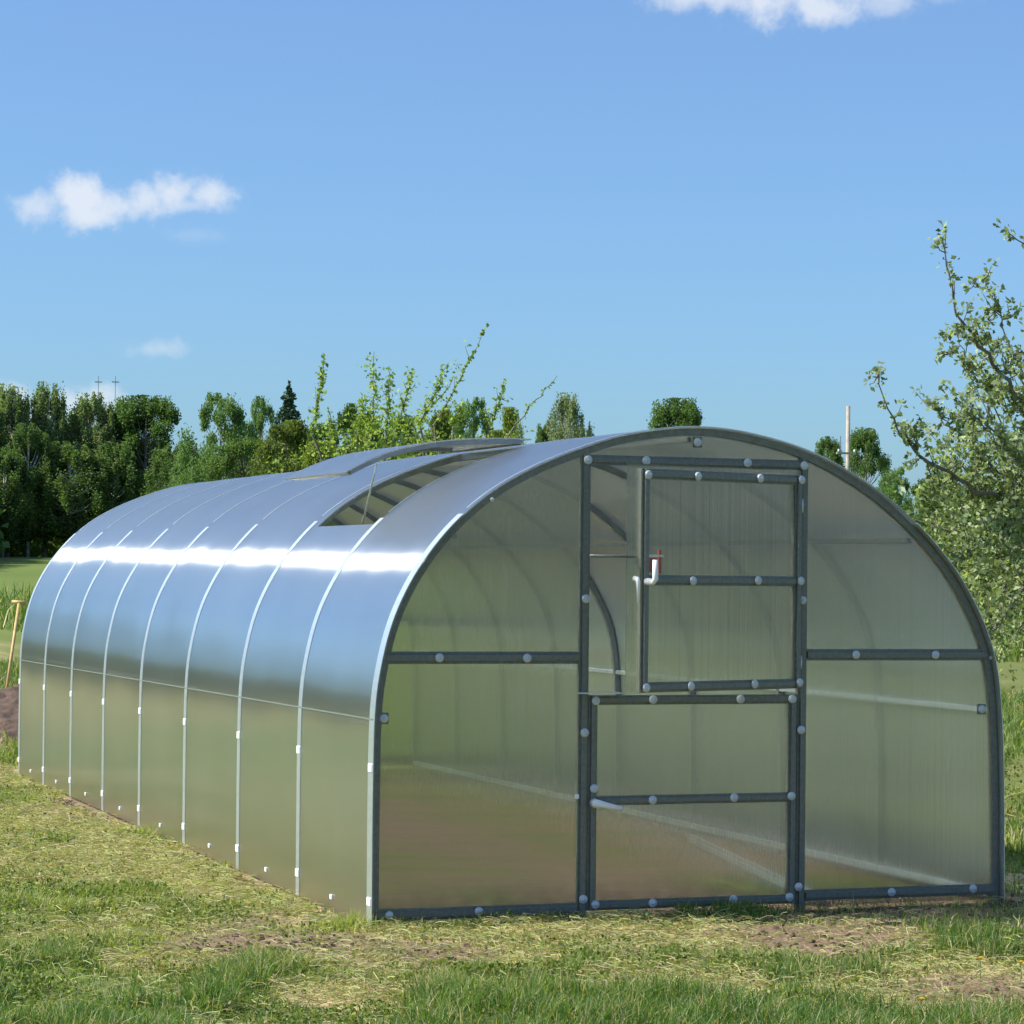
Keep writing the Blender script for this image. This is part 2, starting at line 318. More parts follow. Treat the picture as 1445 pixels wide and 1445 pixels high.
# ------------------------------------------------------------------ greenhouse
PR = [(.026, -.01), (.024, .3), (.024, .608), (.028, .907), (.053, 1.086), (.097, 1.266), (.172, 1.431), (.262, 1.568), (.378, 1.702), (.542, 1.839), (.762, 1.957), (.99, 2.043),
      (1.17, 2.097), (1.409, 2.132), (1.59, 2.134), (1.775, 2.110), (1.99, 2.060), (2.192, 1.980), (2.408, 1.860), (2.62, 1.690), (2.790, 1.505), (2.902, 1.325), (2.985, 1.13), (3.019, .886), (3.033, .56), (3.036, .25), (3.038, -.01)]
def catmull(P, n=4):
    P = [np.array(p) for p in P]; P = [2*P[0]-P[1]]+P+[2*P[-1]-P[-2]]; o = []
    for i in range(1, len(P)-2):
        for k in range(n):
            t = k/n; a, b, c, d = P[i-1], P[i], P[i+1], P[i+2]
            o.append(.5*((2*b)+(c-a)*t+(2*a-5*b+4*c-d)*t*t+(3*b-3*c+d-a)*t**3))
    o.append(P[-2]); return np.array(o)
PF = catmull(PR, 5)
def sm(P):
    for _ in range(6): Q = P.copy(); Q[1:-1] = (P[:-2]+2*P[1:-1]+P[2:])/4; P = Q
    return P
PF = sm(PF)
tg = np.gradient(PF, axis=0); tg /= np.linalg.norm(tg, axis=1)[:, None]; NF = np.stack([-tg[:, 1], tg[:, 0]], 1)   # outward normals
def prof(off, i0=0, i1=None): 
    i1 = len(PF) if i1 is None else i1; return (PF+NF*off)[i0:i1]
def near_i(x=None, z=None, left=True):
    if z is not None:
        h = len(PF)//2; r_ = range(0, h) if left else range(h, len(PF)); return min(r_, key=lambda i: abs(PF[i, 1]-z))
    return min(range(len(PF)), key=lambda i: abs(PF[i, 0]-x))
def shell(o0, o1, y0, y1, i0=0, i1=None, mb=None):
    a, b = prof(o0, i0, i1), prof(o1, i0, i1); n = len(a); mb = mb or MB(); V = []
    for p, q in zip(a, b): V += [(p[0], y0, p[1]), (p[0], y1, p[1]), (q[0], y1, q[1]), (q[0], y0, q[1])]
    Fs = []
    for i in range(n-1):
        for k in range(4): Fs.append((4*i+k, 4*i+(k+1) % 4, 4*i+4+(k+1) % 4, 4*i+4+k))
    Fs.append((3, 2, 1, 0)); e = 4*(n-1); Fs.append((e, e+1, e+2, e+3)); return mb.add(V, Fs)
YS = [0.0, 1.12, 2.24, 3.42, 4.56, 5.62, 6.68, 7.66, 8.64]
GH = empty('greenhouse', (0, 0, 0))
tag(GH, 'arched clear polycarbonate greenhouse with galvanised frame and half open upper door', 'greenhouse')
iV = near_i(z=1.705); iR = near_i(x=1.12)
T = .006
for k in range(8):
    y0 = -.045 if k == 0 else YS[k]+.002; y1 = YS[k+1]-.002 if k < 7 else YS[8]+.045
    if k == 1:
        mb = shell(0, T, y0, y1, 0, iV+1); shell(0, T, y0, y1, iR, None, mb); shell(0, T, y1-.12, y1, iV, iR+1, mb)
    else: mb = shell(0, T, y0, y1)
    o = mb.build('roof_panel', MAT['roof'], GH)
    o.data.polygons.foreach_set('use_smooth', [True]*len(o.data.polygons))
    o.data.set_sharp_from_angle(angle=R(40))
# arches
for k, y in enumerate(YS):
    d0, d1 = (-.010, .022) if k == 0 else ((-.022, .010) if k == 8 else (-.014, .014))
    shell(-.034, -.003, y+d0, y+d1).build('arch', MAT['frame'] if k == 0 else MAT['tube'], GH)
# straps with clips
iT = near_i(z=1.73); iTr = near_i(z=1.73, left=False)
clip_me = None
def clip_at(parent, y, z, w_=.05, h_=.036):
    i = near_i(z=z); p = PF[i]; n = NF[i]
    mb = MB(); mb.box(-.004, .003, -w_/2, w_/2, -h_/2, h_/2)
    o = mb.build('clip', MAT['clip'], parent, bevel=.003); o.location = (p[0]+n[0]*(T+.004), y, z); o.rotation_euler = (0, -math.atan2(n[1], -n[0])*-1, 0); return o
for k, y in enumerate(YS):
    yc = y-.008 if k == 0 else (y+.008 if k == 8 else y); hw = .036 if k == 0 else .028
    st = shell(T+.001, T+.003, yc-hw, yc+hw, 0, iT+1).build('strap', MAT['band'], GH)
    shell(T+.001, T+.003, yc-hw, yc+hw, iTr, None).build('strap', MAT['band'], GH)
    shell(T+.001, T+.0025, y-.006, y+.006, iT+1, iTr-1).build('seam', MAT['band'], GH)
    clip_at(st, yc, .66 if k else .658); clip_at(st, yc, .095)
# base rails, side rails, purlins
def tubey(x, z, s, name='purlin', mat='tube', y0=.03, y1=8.61):
    mb = MB(); mb.box(x-s/2, x+s/2, y0, y1, z-s/2, z+s/2); return mb.build(name, MAT[mat], GH, bevel=.003)
def inset(i, d): return PF[i]-NF[i]*d
for (z, left) in ((.86, True), (1.672, True), (.872, False), (1.672, False)):
    i = near_i(z=z, left=left); q = inset(i, .0165 if z < 1 else .05); tubey(q[0], q[1], .024, 'side_rail' if z < 1 else 'purlin', 'strap' if z < 1 else 'tube')
q = inset(near_i(x=1.48), .05); tubey(q[0], q[1], .022)
for x in (.052, 3.012): 
    br = tubey(x, .035, .03, 'base_rail', 'strap')
    if x < 1:
        for k in range(8): 
            c = clip_at(br, (YS[k]+YS[k+1])/2, .05, .03, .022)
# thin outer strip added to stand in for the inner rail showing through
q = PF[near_i(z=.86)]; mb = MB(); xo = q[0]-T
mb.add([(xo-.0045, -.03, .866), (xo-.0035, -.03, .866), (xo-.0035, -.03, .860), (xo-.0045, -.03, .860), (xo-.0045, 8.66, .818), (xo-.0035, 8.66, .818), (xo-.0035, 8.66, .812), (xo-.0045, 8.66, .812)],
       [(0, 1, 2, 3), (7, 6, 5, 4), (0, 4, 5, 1), (1, 5, 6, 2), (2, 6, 7, 3), (3, 7, 4, 0)])
mb.build('rail_stand_in', simple('rail_stand_in', (.20, .24, .20), .5, .1), GH)
# roof opening frame + vent
y0v, y1v = YS[1]+.02, YS[2]-.14
q = inset(iV, .016); mb = MB(); mb.box(q[0]-.014, q[0]+.014, y0v, y1v, q[1]-.014, q[1]+.014)
mb.build('vent_sill', MAT['tube'], GH)
q = inset(iR, .016); mb = MB(); mb.box(q[0]-.014, q[0]+.014, y0v, y1v, q[1]-.014, q[1]+.014); mb.build('vent_header', MAT['tube'], GH)
AL = R(17.5); hx, hz = PF[iR]+NF[iR]*.022
def lift(v):
    dx, dz = v[0]-hx, v[2]-hz
    return (hx+dx*math.cos(AL)+dz*math.sin(AL), v[1], hz-dx*math.sin(AL)+dz*math.cos(AL))
mb = shell(.010, .030, y0v-.03, y0v, iV-1, iR); shell(.010, .030, y1v, y1v+.03, iV-1, iR, mb)
for i in (iV-1, (iV+iR)//2, iR-1):
    p = PF[i]+NF[i]*.02; mb.box(p[0]-.012, p[0]+.012, y0v+.001, y1v-.001, p[1]-.01, p[1]+.01)
vent = mb.xform(lift).build('roof_vent', MAT['tube'], GH); vent['label'] = 'curved roof vent propped open at the ridge'
vp = shell(.031, .037, y0v-.05, y1v+.05, iV-2, iR+1).xform(lift).build('vent_panel', MAT['roof'], vent)
vp.data.polygons.foreach_set('use_smooth', [True]*len(vp.data.polygons)); vp.data.set_sharp_from_angle(angle=R(40))
pa = inset(iV+1, .02); pb = PF[iV+3]+NF[iV+3]*.01; pbl = lift((pb[0], y0v+.06, pb[1]))
MB().tube([(pa[0], y0v+.36, pa[1]), ((pa[0]+pbl[0])/2, y0v+.21, (pa[1]+pbl[2])/2), pbl], [.005, .005, .004]).build('vent_strut', MAT['strap'], vent, smooth=True)

# end walls
def endpoly(x0, x1, zlo, zhi_fn=None, yA=.0, yB=T, name='end_panel', off=-.030):
    pr_ = prof(off); sel = [(p[0], p[1]) for p in pr_ if x0 < p[0] < x1 and p[1] > zlo]
    def zat(x): return float(np.interp(x, pr_[:, 0], pr_[:, 1])) if .1 < x < 2.95 else zlo
    pts = []
    if x0 > .1: pts.append((x0, zat(x0)))
    pts += sel
    if x1 < 2.95: pts.append((x1, zat(x1)))
    if x1 < 2.95: pts.append((x1, zlo))
    else: pts.append((sel[-1][0], zlo))
    if x0 > .1: pts.append((x0, zlo))
    else: pts.append((sel[0][0], zlo))
    n = len(pts); mb = MB(); V = [(p[0], yA, p[1]) for p in pts]+[(p[0], yB, p[1]) for p in pts]
    Fs = [tuple(range(n)), tuple(range(2*n-1, n-1, -1))]+[(i, (i+1) % n, n+(i+1) % n, n+i)[::-1] for i in range(n)]
    return mb.add(V, Fs).build(name, MAT['end'], GH)
def hat_v(mb, x0, x1, z0, z1, y=0, s=-1):    # upright hat profile, thin flanges and a raised middle
    mb.box(x0, x1, y-.006, y-.003, z0, z1) if s < 0 else mb.box(x0, x1, y+.003, y+.006, z0, z1)
    w_ = (x1-x0)*.24
    mb.box(x0+w_, x1-w_, y-.018, y-.0062, z0, z1); mb.box(x0+w_*.6, x1-w_*.6, y+.0075, y+.03, z0, z1); return mb
def hat_h(mb, z0, z1, x0, x1, y=0):
    w_ = (z1-z0)*.24
    mb.box(x0, x1, y-.0065, y-.0032, z0, z1); mb.box(x0, x1, y-.0185, y-.0067, z0+w_, z1-w_); mb.box(x0, x1, y+.0078, y+.028, z0+w_*.6, z1-w_*.6); return mb
endpoly(.0, .955, .012); endpoly(2.05, 3.2, .012); endpoly(.9551, 2.0499, 1.965)
pw = PF-NF*.03
zl = float(np.interp(.978, pw[:, 0], pw[:, 1])); zr = float(np.interp(2.027, pw[:, 0], pw[:, 1]))
postL = hat_v(MB(), .955, 1.001, -.06, zl).build('door_post', MAT['frame'], GH, bevel=.0015)
postR = hat_v(MB(), 2.006, 2.050, -.06, zr).build('door_post', MAT['frame'], GH, bevel=.0015)
lint = hat_h(MB(), 1.960, 2.004, 1.002, 2.005).build('lintel', MAT['frame'], GH, bevel=.0015)
railL = hat_h(MB(), 1.095, 1.148, .062, .954).build('cross_rail', MAT['frame'], GH, bevel=.0015)
railR = hat_h(MB(), 1.108, 1.160, 2.051, 2.965).build('cross_rail', MAT['frame'], GH, bevel=.0015)
botL = hat_h(MB(), .010, .062, .045, .954).build('bottom_rail', MAT['frame'], GH, bevel=.0015)
botR = hat_h(MB(), .035, .085, 2.051, 3.01).build('bottom_rail', MAT['frame'], GH, bevel=.0015)
# back end wall, plain
def dup(o, dy):
    c = o.copy(); COL.objects.link(c); c.location = (o.location[0], o.location[1]+dy, o.location[2]); return c
bm_ = bpy.data.objects
for o in [c for c in GH.children if c.name.split('.')[0] in ('end_panel',)] + [postL, postR, lint, railL, railR, botL, botR]: dup(o, 8.645)
mb = MB(); mb.box(1.002, 2.005, 8.646, 8.652, .05, 1.955); mb.build('end_panel', MAT['end'], GH)
# washer: domed cap with a small screw head
def washer_mesh(r=.0225):
    mb = MB(); n = 18; rings = [(r, 0), (r, -.004), (r*.86, -.008), (r*.5, -.0105), (r*.34, -.0100), (r*.30, -.0135), (0.002, -.0145)]; V = []; Fs = []
    for rr, y in rings:
        for k in range(n): t = 2*math.pi*k/n; V.append((rr*math.cos(t), y, rr*math.sin(t)))
    for i in range(len(rings)-1):
        for k in range(n): Fs.append((i*n+k, i*n+(k+1) % n, (i+1)*n+(k+1) % n, (i+1)*n+k))
    Fs.append(tuple(range((len(rings)-1)*n, len(rings)*n))); Fs.append(tuple(range(n))[::-1])
    mb.add(V, Fs); o = mb.build('washer', MAT['washer'], None, smooth=True); me = o.data; bpy.data.objects.remove(o); return me
WME = washer_mesh(.0195)
def washer(parent, x, z, y=-.0187, s=1.0, mat=None):
    o = bpy.data.objects.new('washer', WME); COL.objects.link(o); o.parent = parent; o.location = (x, y, z); o.scale = (s, 1, s)
    o.rotation_euler = (0, random.uniform(0, 6), 0); return o
for p_, l in ((railL, [(.312, 1.122), (.71, 1.12)]), (botL, [(.102, .036), (.503, .04)]), (postL, [(.981, .077), (.982, 1.98), (.979, 1.377), (.979, .797)]),
              (postR, [(2.022, 1.98), (2.02, 1.378), (2.018, .799), (2.012, .10)]), (lint, [(1.256, 1.984), (1.744, 1.986)]), (railR, [(2.289, 1.134), (2.693, 1.134)]), (botR, [(2.478, .062), (2.896, .066)])):
    for x, z in l: washer(p_, x, z)
arch0 = [c for c in GH.children if c.name.split('.')[0] == 'arch'][0]
ep = [c for c in GH.children if c.name.split('.')[0] == 'end_panel']
for i_, x, z in ((0, .072, .866), (1, 2.942, .884), (2, 1.506, 2.072)):
    br = MB().box(x-.022, x+.022, -.006, -.0005, z-.024, z+.024).build('bracket', MAT['frame'], ep[i_], bevel=.001); washer(ep[i_], x, z, -.0062)
washer(arch0, 2.985, 1.12, -.0105, .45); washer(arch0, .545, 1.80, -.0105, .5)
# lower door leaf, closed
def leaf(x0, x1, z0, z1, mids, wst, name, panel_x0=None, panel_top=None):
    mb = MB(); y = 0
    hat_v(mb, x0, x0+wst, z0, z1, y); hat_v(mb, x1-wst, x1, z0, z1, y)
    hat_h(mb, z0, z0+wst, x0+wst+.0008, x1-wst-.0008, y); hat_h(mb, z1-wst, z1, x0+wst+.0008, x1-wst-.0008, y)
    for m_ in mids: hat_h(mb, m_-wst/2, m_+wst/2, x0+wst+.0008, x1-wst-.0008, y)
    o = mb.build(name, MAT['frame'], GH, bevel=.0015)
    MB().box(panel_x0 if panel_x0 is not None else x0+.004, x1-.004, 0.0, T, z0+.004, panel_top or z1-.004).build('door_panel', MAT['end'], o)
    return o
low = leaf(1.0025, 2.0045, .026, .958, [.500], .042, 'lower_door')
for x, z in ((1.037, .052), (1.307, .050), (1.694, .054), (1.968, .056), (1.030, .935), (1.974, .937), (1.026, .555), (1.302, .500), (1.693, .503), (1.973, .505), (1.30, .938), (1.72, .938)): washer(low, x, z)
# shelf plate over the lower leaf
MB().box(.945, 1.14, -.05, -.020, .966, .972).build('latch_plate', MAT['strap'], low)
h = MB().tube([(1.026, -.02, .492), (1.026, -.055, .492), (1.05, -.062, .489), (1.14, -.062, .468)], [.022, .019, .015, .011], 10).build('handle', MAT['white'], low, smooth=True)
MB().box(.935, .953, -.03, -.0195, .512, .532).build('latch', MAT['white'], low, bevel=.003)
# upper door leaf, ajar, hinged on the right post; local x runs from hinge (0) to -0.98
TH = R(20)
up = leaf(-.972, -.0, .985, 1.935, [1.462], .044, 'upper_door', panel_x0=-1.05, panel_top=1.955)
up['label'] = 'upper door leaf standing ajar'
up.location = (2.004, -.030, 0); up.rotation_euler = (0, 0, TH)
for x, z in ((-.950, 1.908), (-.659, 1.910), (-.279, 1.914), (-.018, 1.914), (-.683, 1.460), (-.287, 1.464), (-.018, 1.464), (-.950, 1.006), (-.689, 1.008), (-.303, 1.010), (-.02, 1.012)): washer(up, x, z)
MB().tube([(-.950, -.015, 1.455), (-.950, -.055, 1.455), (-.944, -.062, 1.465), (-.946, -.062, 1.548)], [.017, .014, .013, .012], 10).build('handle', MAT['white'], up, smooth=True)
MB().tube([(-1.008, .0, 1.468), (-1.008, -.018, 1.466), (-1.006, -.022, 1.455), (-1.004, -.022, 1.365)], [.011, .012, .010, .005], 8).build('latch_lever', MAT['white'], up, smooth=True)
mb = MB().box(-.93, -.868, .0068, .014, 1.496, 1.556); mb.box(-.861, -.846, .0068, .012, 1.49, 1.59)
rt = mb.build('latch_block', MAT['red'], up, bevel=.002); rt['label'] = 'small red catch behind the clear panel'
MB().box(-.925, -.835, .0068, .010, 1.560, 1.570).build('catch_pin', MAT['white'], up)
for z in (1.10, 1.80): MB().tube([(.0, -.004, z-.03), (.0, -.004, z+.03)], .008, 8).build('hinge', MAT['strap'], up, smooth=True)
MB().tube([(-.97, .03, 1.560), (-1.17, .10, 1.562)], .006, 8).build('hook_bar', MAT['frame'], up, smooth=True)
# metal strip lying on the soil inside
a, b = atz(975, 1190), atz(1083, 1256)
mp = empty('metal_profile', (0, 0, 0)); bpy.data.objects.remove(mp)
d = Vector((b[0]-a[0], max(.05, b[1]), 0))
MS = MB(); pA, pB = Vector((a[0], a[1], .03)), Vector((b[0]-.02, .12, .03)); dr = (pB-pA).normalized(); sd = Vector((-dr.y, dr.x, 0))*.022
for h0, h1, s_ in ((-.02, .005, 1), (.0055, .02, .6)):
    V = [tuple(p+sd*sg*s_+Vector((0, 0, hh))) for hh in (h0, h1) for p in (pA, pB) for sg in (-1, 1)]
    MS.add(V, [(0, 1, 3, 2), (4, 6, 7, 5), (0, 4, 5, 1), (2, 3, 7, 6), (0, 2, 6, 4), (1, 5, 7, 3)])
tag(MS.build('metal_profile', MAT['strap']), 'pale metal profile lying on the soil inside the greenhouse behind its door', 'metal profile')

# ------------------------------------------------------------------ foliage builders
def leaves_np(C, size, cols, rs, flat=0.0, aspect=.55):
    """diamond leaves at C (n,3)"""
    n = len(C); a = rs.normal(size=(n, 3)); a[:, 2] *= (1-flat); a /= np.linalg.norm(a, axis=1)[:, None]
    b = np.cross(a, rs.normal(size=(n, 3))); b /= np.linalg.norm(b, axis=1)[:, None]; c = np.cross(a, b)
    s = size*rs.uniform(.6, 1.3, (n, 1)); fold = c*s*.18
    V = np.stack([C-a*s*.5, C+b*s*.5*aspect+fold, C+a*s*.5, C-b*s*.5*aspect+fold], 1).reshape(-1, 3)
    i = np.arange(n)*4; Fc = np.stack([i, i+1, i+2, i+3], 1)
    return V, Fc, np.repeat(cols, 4, 0)
def shades(n, base, var, rs, lum=.35):
    base = np.array(base); alt = np.array(var); t = rs.uniform(0, 1, (n, 1)); return (base*(1-t)+alt*t)*(1+rs.uniform(-lum, lum, (n, 1)))*1.25
def crown_pts(kind, rs, n):
    """leaf points in a unit-height tree: z 0..1, radius about .5 of width"""
    if kind == 'spruce':
        z = 1-rs.uniform(0.0, 1, n)**.6*.95; lay = np.round(z*30)/30+rs.normal(0, .010, n); rr = (1.005-np.minimum(1, lay))**.75*.5*(.8+.3*np.sin(np.round(z*30)*2.3)); th = rs.uniform(0, 7, n)
        k = np.round(th*2.2)/2.2+rs.normal(0, .12, n); q = rs.uniform(0, 1, n)**.6; r_ = rr*q
        return np.stack([r_*np.cos(k), r_*np.sin(k), lay-.10*q*(1-lay)], 1), None
    spec = {'birch': (130, .17, .96, .56, .075), 'broad': (90, .12, .99, .50, .095), 'bush': (44, .03, .99, .46, .15), 'willow': (40, .12, .99, .42, .11)}[kind]
    nc, z0, z1, rad, cr = spec; cs = []
    while len(cs) < nc:
        z = rs.uniform(z0, z1); t = (z-z0)/(z1-z0)
        if kind == 'birch': env = (min(1, t*3.5))**.7*(1-max(0, t-.3)/.76)**.42
        elif kind == 'broad': env = math.sqrt(max(0, 1-((t-.48)/.55)**2))
        else: env = math.sqrt(max(0, 1-((t-.35)/.68)**2))
        r_ = rad*env*rs.uniform(.15, 1.12)**.5; th = rs.uniform(0, 6.283); cs.append((r_*math.cos(th), r_*math.sin(th), z*.985-.0*cr, cr*rs.uniform(.6, 1.3)*(1.2-.45*t)))
    cs.append((0, 0, z1-cr*.6, cr*.7)); cs = np.array(cs); k = rs.integers(0, len(cs), n); c = cs[k]
    d = rs.normal(size=(n, 3)); d /= np.linalg.norm(d, axis=1)[:, None]; q = rs.uniform(.15, 1, (n, 1))**.45*(1+.25*rs.normal(size=(n, 1)))
    sc = (np.array([.8, .8, .85]) if kind == 'broad' else np.array([.9, .9, .6])) if kind != 'birch' else np.array([.62, .62, 1.5]); d[:, :2] *= 1.5; P = c[:, :3]+d*q*c[:, 3:4]*sc
    P[:, 2] = np.minimum(P[:, 2], 1.01)
    return P, cs
def proto(kind, seed, n, lsize, base, var, H=18., W=9., trunk='bark', lum=.18):
    n = int(n*1.5); lsize *= .82
    rs = np.random.default_rng(seed); P, cs = crown_pts(kind, rs, n); P = P*np.array([W, W, H]); P = P[P[:, 2] > .4]
    cl = shades(len(P), base, var, rs, lum)
    if cs is not None:
        tone = rs.uniform(.82, 1.18, 24)[(np.floor(P[:, 0]/W*5)+np.floor(P[:, 2]/H*7)*3+np.floor(P[:, 1]/W*5)*5).astype(int) % 24]; cl = cl*tone[:, None]
    V, Fc, c = leaves_np(P, lsize, cl, rs, .1, .75)
    crown = mesh_np('crown', V, [Fc], MAT['needle' if kind == 'spruce' else 'leaf'], None, c)
    mb = MB(); tr = H*.014; lean = rs.normal(0, .01*H, 2)
    mb.tube([(0, 0, -.4), (lean[0]*.2, lean[1]*.2, H*.25), (lean[0]*.6, lean[1]*.6, H*.55), (lean[0], lean[1], H*.93)], [tr*1.25, tr, tr*.7, tr*.15], 8)
    if cs is not None:
        for c4 in cs[::2]:
            e = Vector((c4[0]*W, c4[1]*W, c4[2]*H)); f_ = max(.12, min(.8, c4[2]*.75)); s_ = Vector((lean[0]*f_, lean[1]*f_, H*f_))
            m_ = (s_+e)/2+Vector((0, 0, -.02*H)); mb.tube([s_, m_, e], [tr*.4, tr*.25, tr*.08], 5, False)
    tk = mb.build('trunk', MAT[trunk], None, smooth=True)
    return crown, tk, H, W
PROTO = {}
def getproto(key):
    specs = {'birchA': ('birch', 1, 20000, .34, (.11, .17, .055), (.16, .22, .08), 18, 8, 'birchbark'),
             'birchB': ('birch', 2, 20000, .34, (.13, .18, .07), (.19, .24, .11), 18, 8, 'birchbark'),
             'darkA': ('broad', 3, 20000, .36, (.07, .13, .035), (.11, .17, .05), 17, 10, 'bark'),
             'darkB': ('broad', 4, 20000, .36, (.08, .14, .04), (.13, .19, .06), 17, 10, 'bark'),
             'oak': ('broad', 5, 18000, .34, (.10, .18, .06), (.15, .22, .08), 15, 11, 'bark'),
             'birchC': ('birch', 14, 20000, .34, (.08, .14, .045), (.13, .19, .06), 17, 9, 'birchbark'),
             'spruce': ('spruce', 6, 9000, .40, (.035, .075, .045), (.065, .11, .06), 17, 7, 'bark'),
             'bushA': ('bush', 7, 14000, .24, (.12, .18, .035), (.22, .25, .05), 8, 6.5, 'bark'),
             'bushB': ('bush', 8, 14000, .24, (.09, .14, .035), (.16, .18, .05), 8, 6.5, 'bark'),
             'pale': ('birch', 9, 16000, .30, (.15, .19, .09), (.22, .25, .13), 16, 9, 'birchbark')}
    if key not in PROTO:
        s = specs[key]; PROTO[key] = [proto(s[0], s[1], s[2], s[3], s[4], s[5], s[6], s[7], s[8]), False]
    return PROTO[key]
def plant(key, px, top, Yd, wpx, name, label, cat='tree', group=None, rz=None):
    pr_ = getproto(key); (crown, tk, H, W) = pr_[0]
    base = at(px, top, Yd); gz_ = float(rise(base[0], base[1])); hh = base[2]-gz_
    dist = Yd-CY; wm_ = wpx/F*dist/math.cos(YAW)*(1.4 if Yd > 220 else 1.15)
    r_ = empty(name, (base[0], base[1], gz_-.02), random.uniform(0, 6.28) if rz is None else rz)
    sx = wm_/(W*1.0); r_.scale = (sx, sx, hh/(H*1.0))
    if not pr_[1]: c, t = crown, tk; pr_[1] = True
    else:
        c, t = crown.copy(), tk.copy(); COL.objects.link(c); COL.objects.link(t)
    c.parent = r_; t.parent = r_
    tag(r_, label, cat, group); return r_
FG = 'forest trees along the far edge of the field'; BGp = 'trees and bushes behind the greenhouse'
TREES = [
 ('birchA', -22, 560, 238, 62, 'birch_tree', 'forest birch cut by the left edge of the photo', FG),
 ('birchB', 14, 544, 240, 58, 'birch_tree', 'tall forest birch nearest the left edge with rounded grey green top', FG),
 ('birchB', 66, 541, 241, 56, 'birch_tree', 'tallest pale topped birch of the left forest', FG),
 ('birchC', 42, 600, 235, 60, 'broadleaf_tree', 'dark low broadleaf tree between the two tall left birches', FG),
 ('birchA', 100, 578, 243, 48, 'birch_tree', 'narrow forest birch filling the dip right of the tallest birch', FG),
 ('birchB', 133, 556, 240, 60, 'birch_tree', 'broad forest birch in front of the low white cloud', FG),
 ('birchA', 172, 562, 242, 50, 'birch_tree', 'slim birch left of the big dark round tree', FG),
 ('darkA', 206, 560, 239, 84, 'broadleaf_tree', 'big dark round tree at the right end of the left forest', FG),
 ('birchC', 100, 625, 234, 80, 'broadleaf_tree', 'dark lower tree standing before the birches in the middle of the forest', FG),
 ('birchC', 165, 625, 235, 70, 'broadleaf_tree', 'dark lower tree below the slim birch', FG),
 ('birchC', 5, 630, 234, 70, 'broadleaf_tree', 'dark lower tree in front of the left edge birches', FG),
 ('birchC', 252, 625, 228, 66, 'broadleaf_tree', 'low dark tree right of the big round tree by the sky gap', FG),
 ('oak', 268, 640, 205, 70, 'broadleaf_tree', 'green tree in the dip just above the roof curve of the greenhouse', BGp),
 ('oak', 312, 556, 200, 84, 'broadleaf_tree', 'light green oak with wide lobed crown left of the spruce', BGp),
 ('oak', 372, 562, 206, 52, 'broadleaf_tree', 'thin topped tree between the oak and the spruce', BGp),
 ('spruce', 408, 541, 200, 110, 'spruce_tree', 'dark pointed spruce standing above the other trees', BGp),
 ('darkB', 345, 620, 180, 90, 'broadleaf_tree', 'dark green tree in front of the lobed oak', BGp),
 ('bushB', 405, 596, 150, 90, 'broadleaf_tree', 'olive green tree right under the spruce', BGp),
 ('darkB', 452, 600, 160, 60, 'broadleaf_tree', 'darker tree right of the spruce under the lone shoot', BGp),
 ('darkA', 492, 572, 130, 46, 'broadleaf_tree', 'small dark tree with narrow top behind the leafy shoots', BGp),
 ('bushA', 462, 625, 90, 80, 'bush', 'yellow green bush above the raised vent tip', BGp),
 ('bushA', 530, 590, 80, 80, 'bush', 'bright bush behind the tallest leafy shoot', BGp),
 ('darkB', 570, 588, 140, 60, 'broadleaf_tree', 'grey green tree between the shoots', BGp),
 ('bushB', 618, 582, 110, 66, 'broadleaf_tree', 'rusty green tree below the long diagonal twig', BGp),
 ('oak', 668, 564, 150, 70, 'broadleaf_tree', 'dense mid green tree above the raised vent', BGp),
 ('bushA', 722, 578, 100, 44, 'bush', 'yellowish pointed tree at the right end of the raised vent', BGp),
 ('bushB', 694, 610, 95, 60, 'bush', 'low bush in front of the dense tree above the vent', BGp),
 ('bushB', 590, 620, 90, 90, 'bush', 'wide low bush behind the middle of the vent', BGp),
 ('pale', 803, 556, 160, 74, 'broadleaf_tree', 'pale feathery tree left of the front arch', BGp),
 ('darkB', 768, 600, 165, 30, 'broadleaf_tree', 'small dark tree left of the pale feathery tree', BGp),
 ('spruce', 832, 598, 175, 50, 'spruce_tree', 'tiny dark spruce right of the pale feathery tree', BGp),
 ('darkA', 955, 564, 180, 90, 'broadleaf_tree', 'single dark round tree rising over the arch top', BGp),
 ('darkB', 1168, 618, 170, 48, 'broadleaf_tree', 'tree just left of the wooden pole', BGp),
 ('darkB', 1222, 606, 165, 64, 'broadleaf_tree', 'dark tree right behind the wooden pole', BGp),
 ('oak', 1262, 660, 150, 60, 'broadleaf_tree', 'lower tree right of the wooden pole', BGp),
 ('darkA', 1320, 676, 130, 90, 'broadleaf_tree', 'dark tree behind the left part of the apple tree', BGp),
 ('bushB', 1385, 700, 90, 110, 'bush', 'bush behind the apple tree crown', BGp),
 ('darkA', 1450, 690, 110, 110, 'broadleaf_tree', 'dark tree at the right edge behind the apple tree', BGp),
 ('bushB', 1395, 800, 50, 100, 'bush', 'low green bush under the apple tree', BGp),
 ('bushA', 1460, 815, 45, 90, 'bush', 'yellow green bush at the right edge under the apple tree', BGp),
]
for (key, px, top, Yd, wp, nm, lb, gr) in TREES: plant(key, px, top, Yd, wp, nm, lb, 'bush' if nm == 'bush' else 'tree', gr)
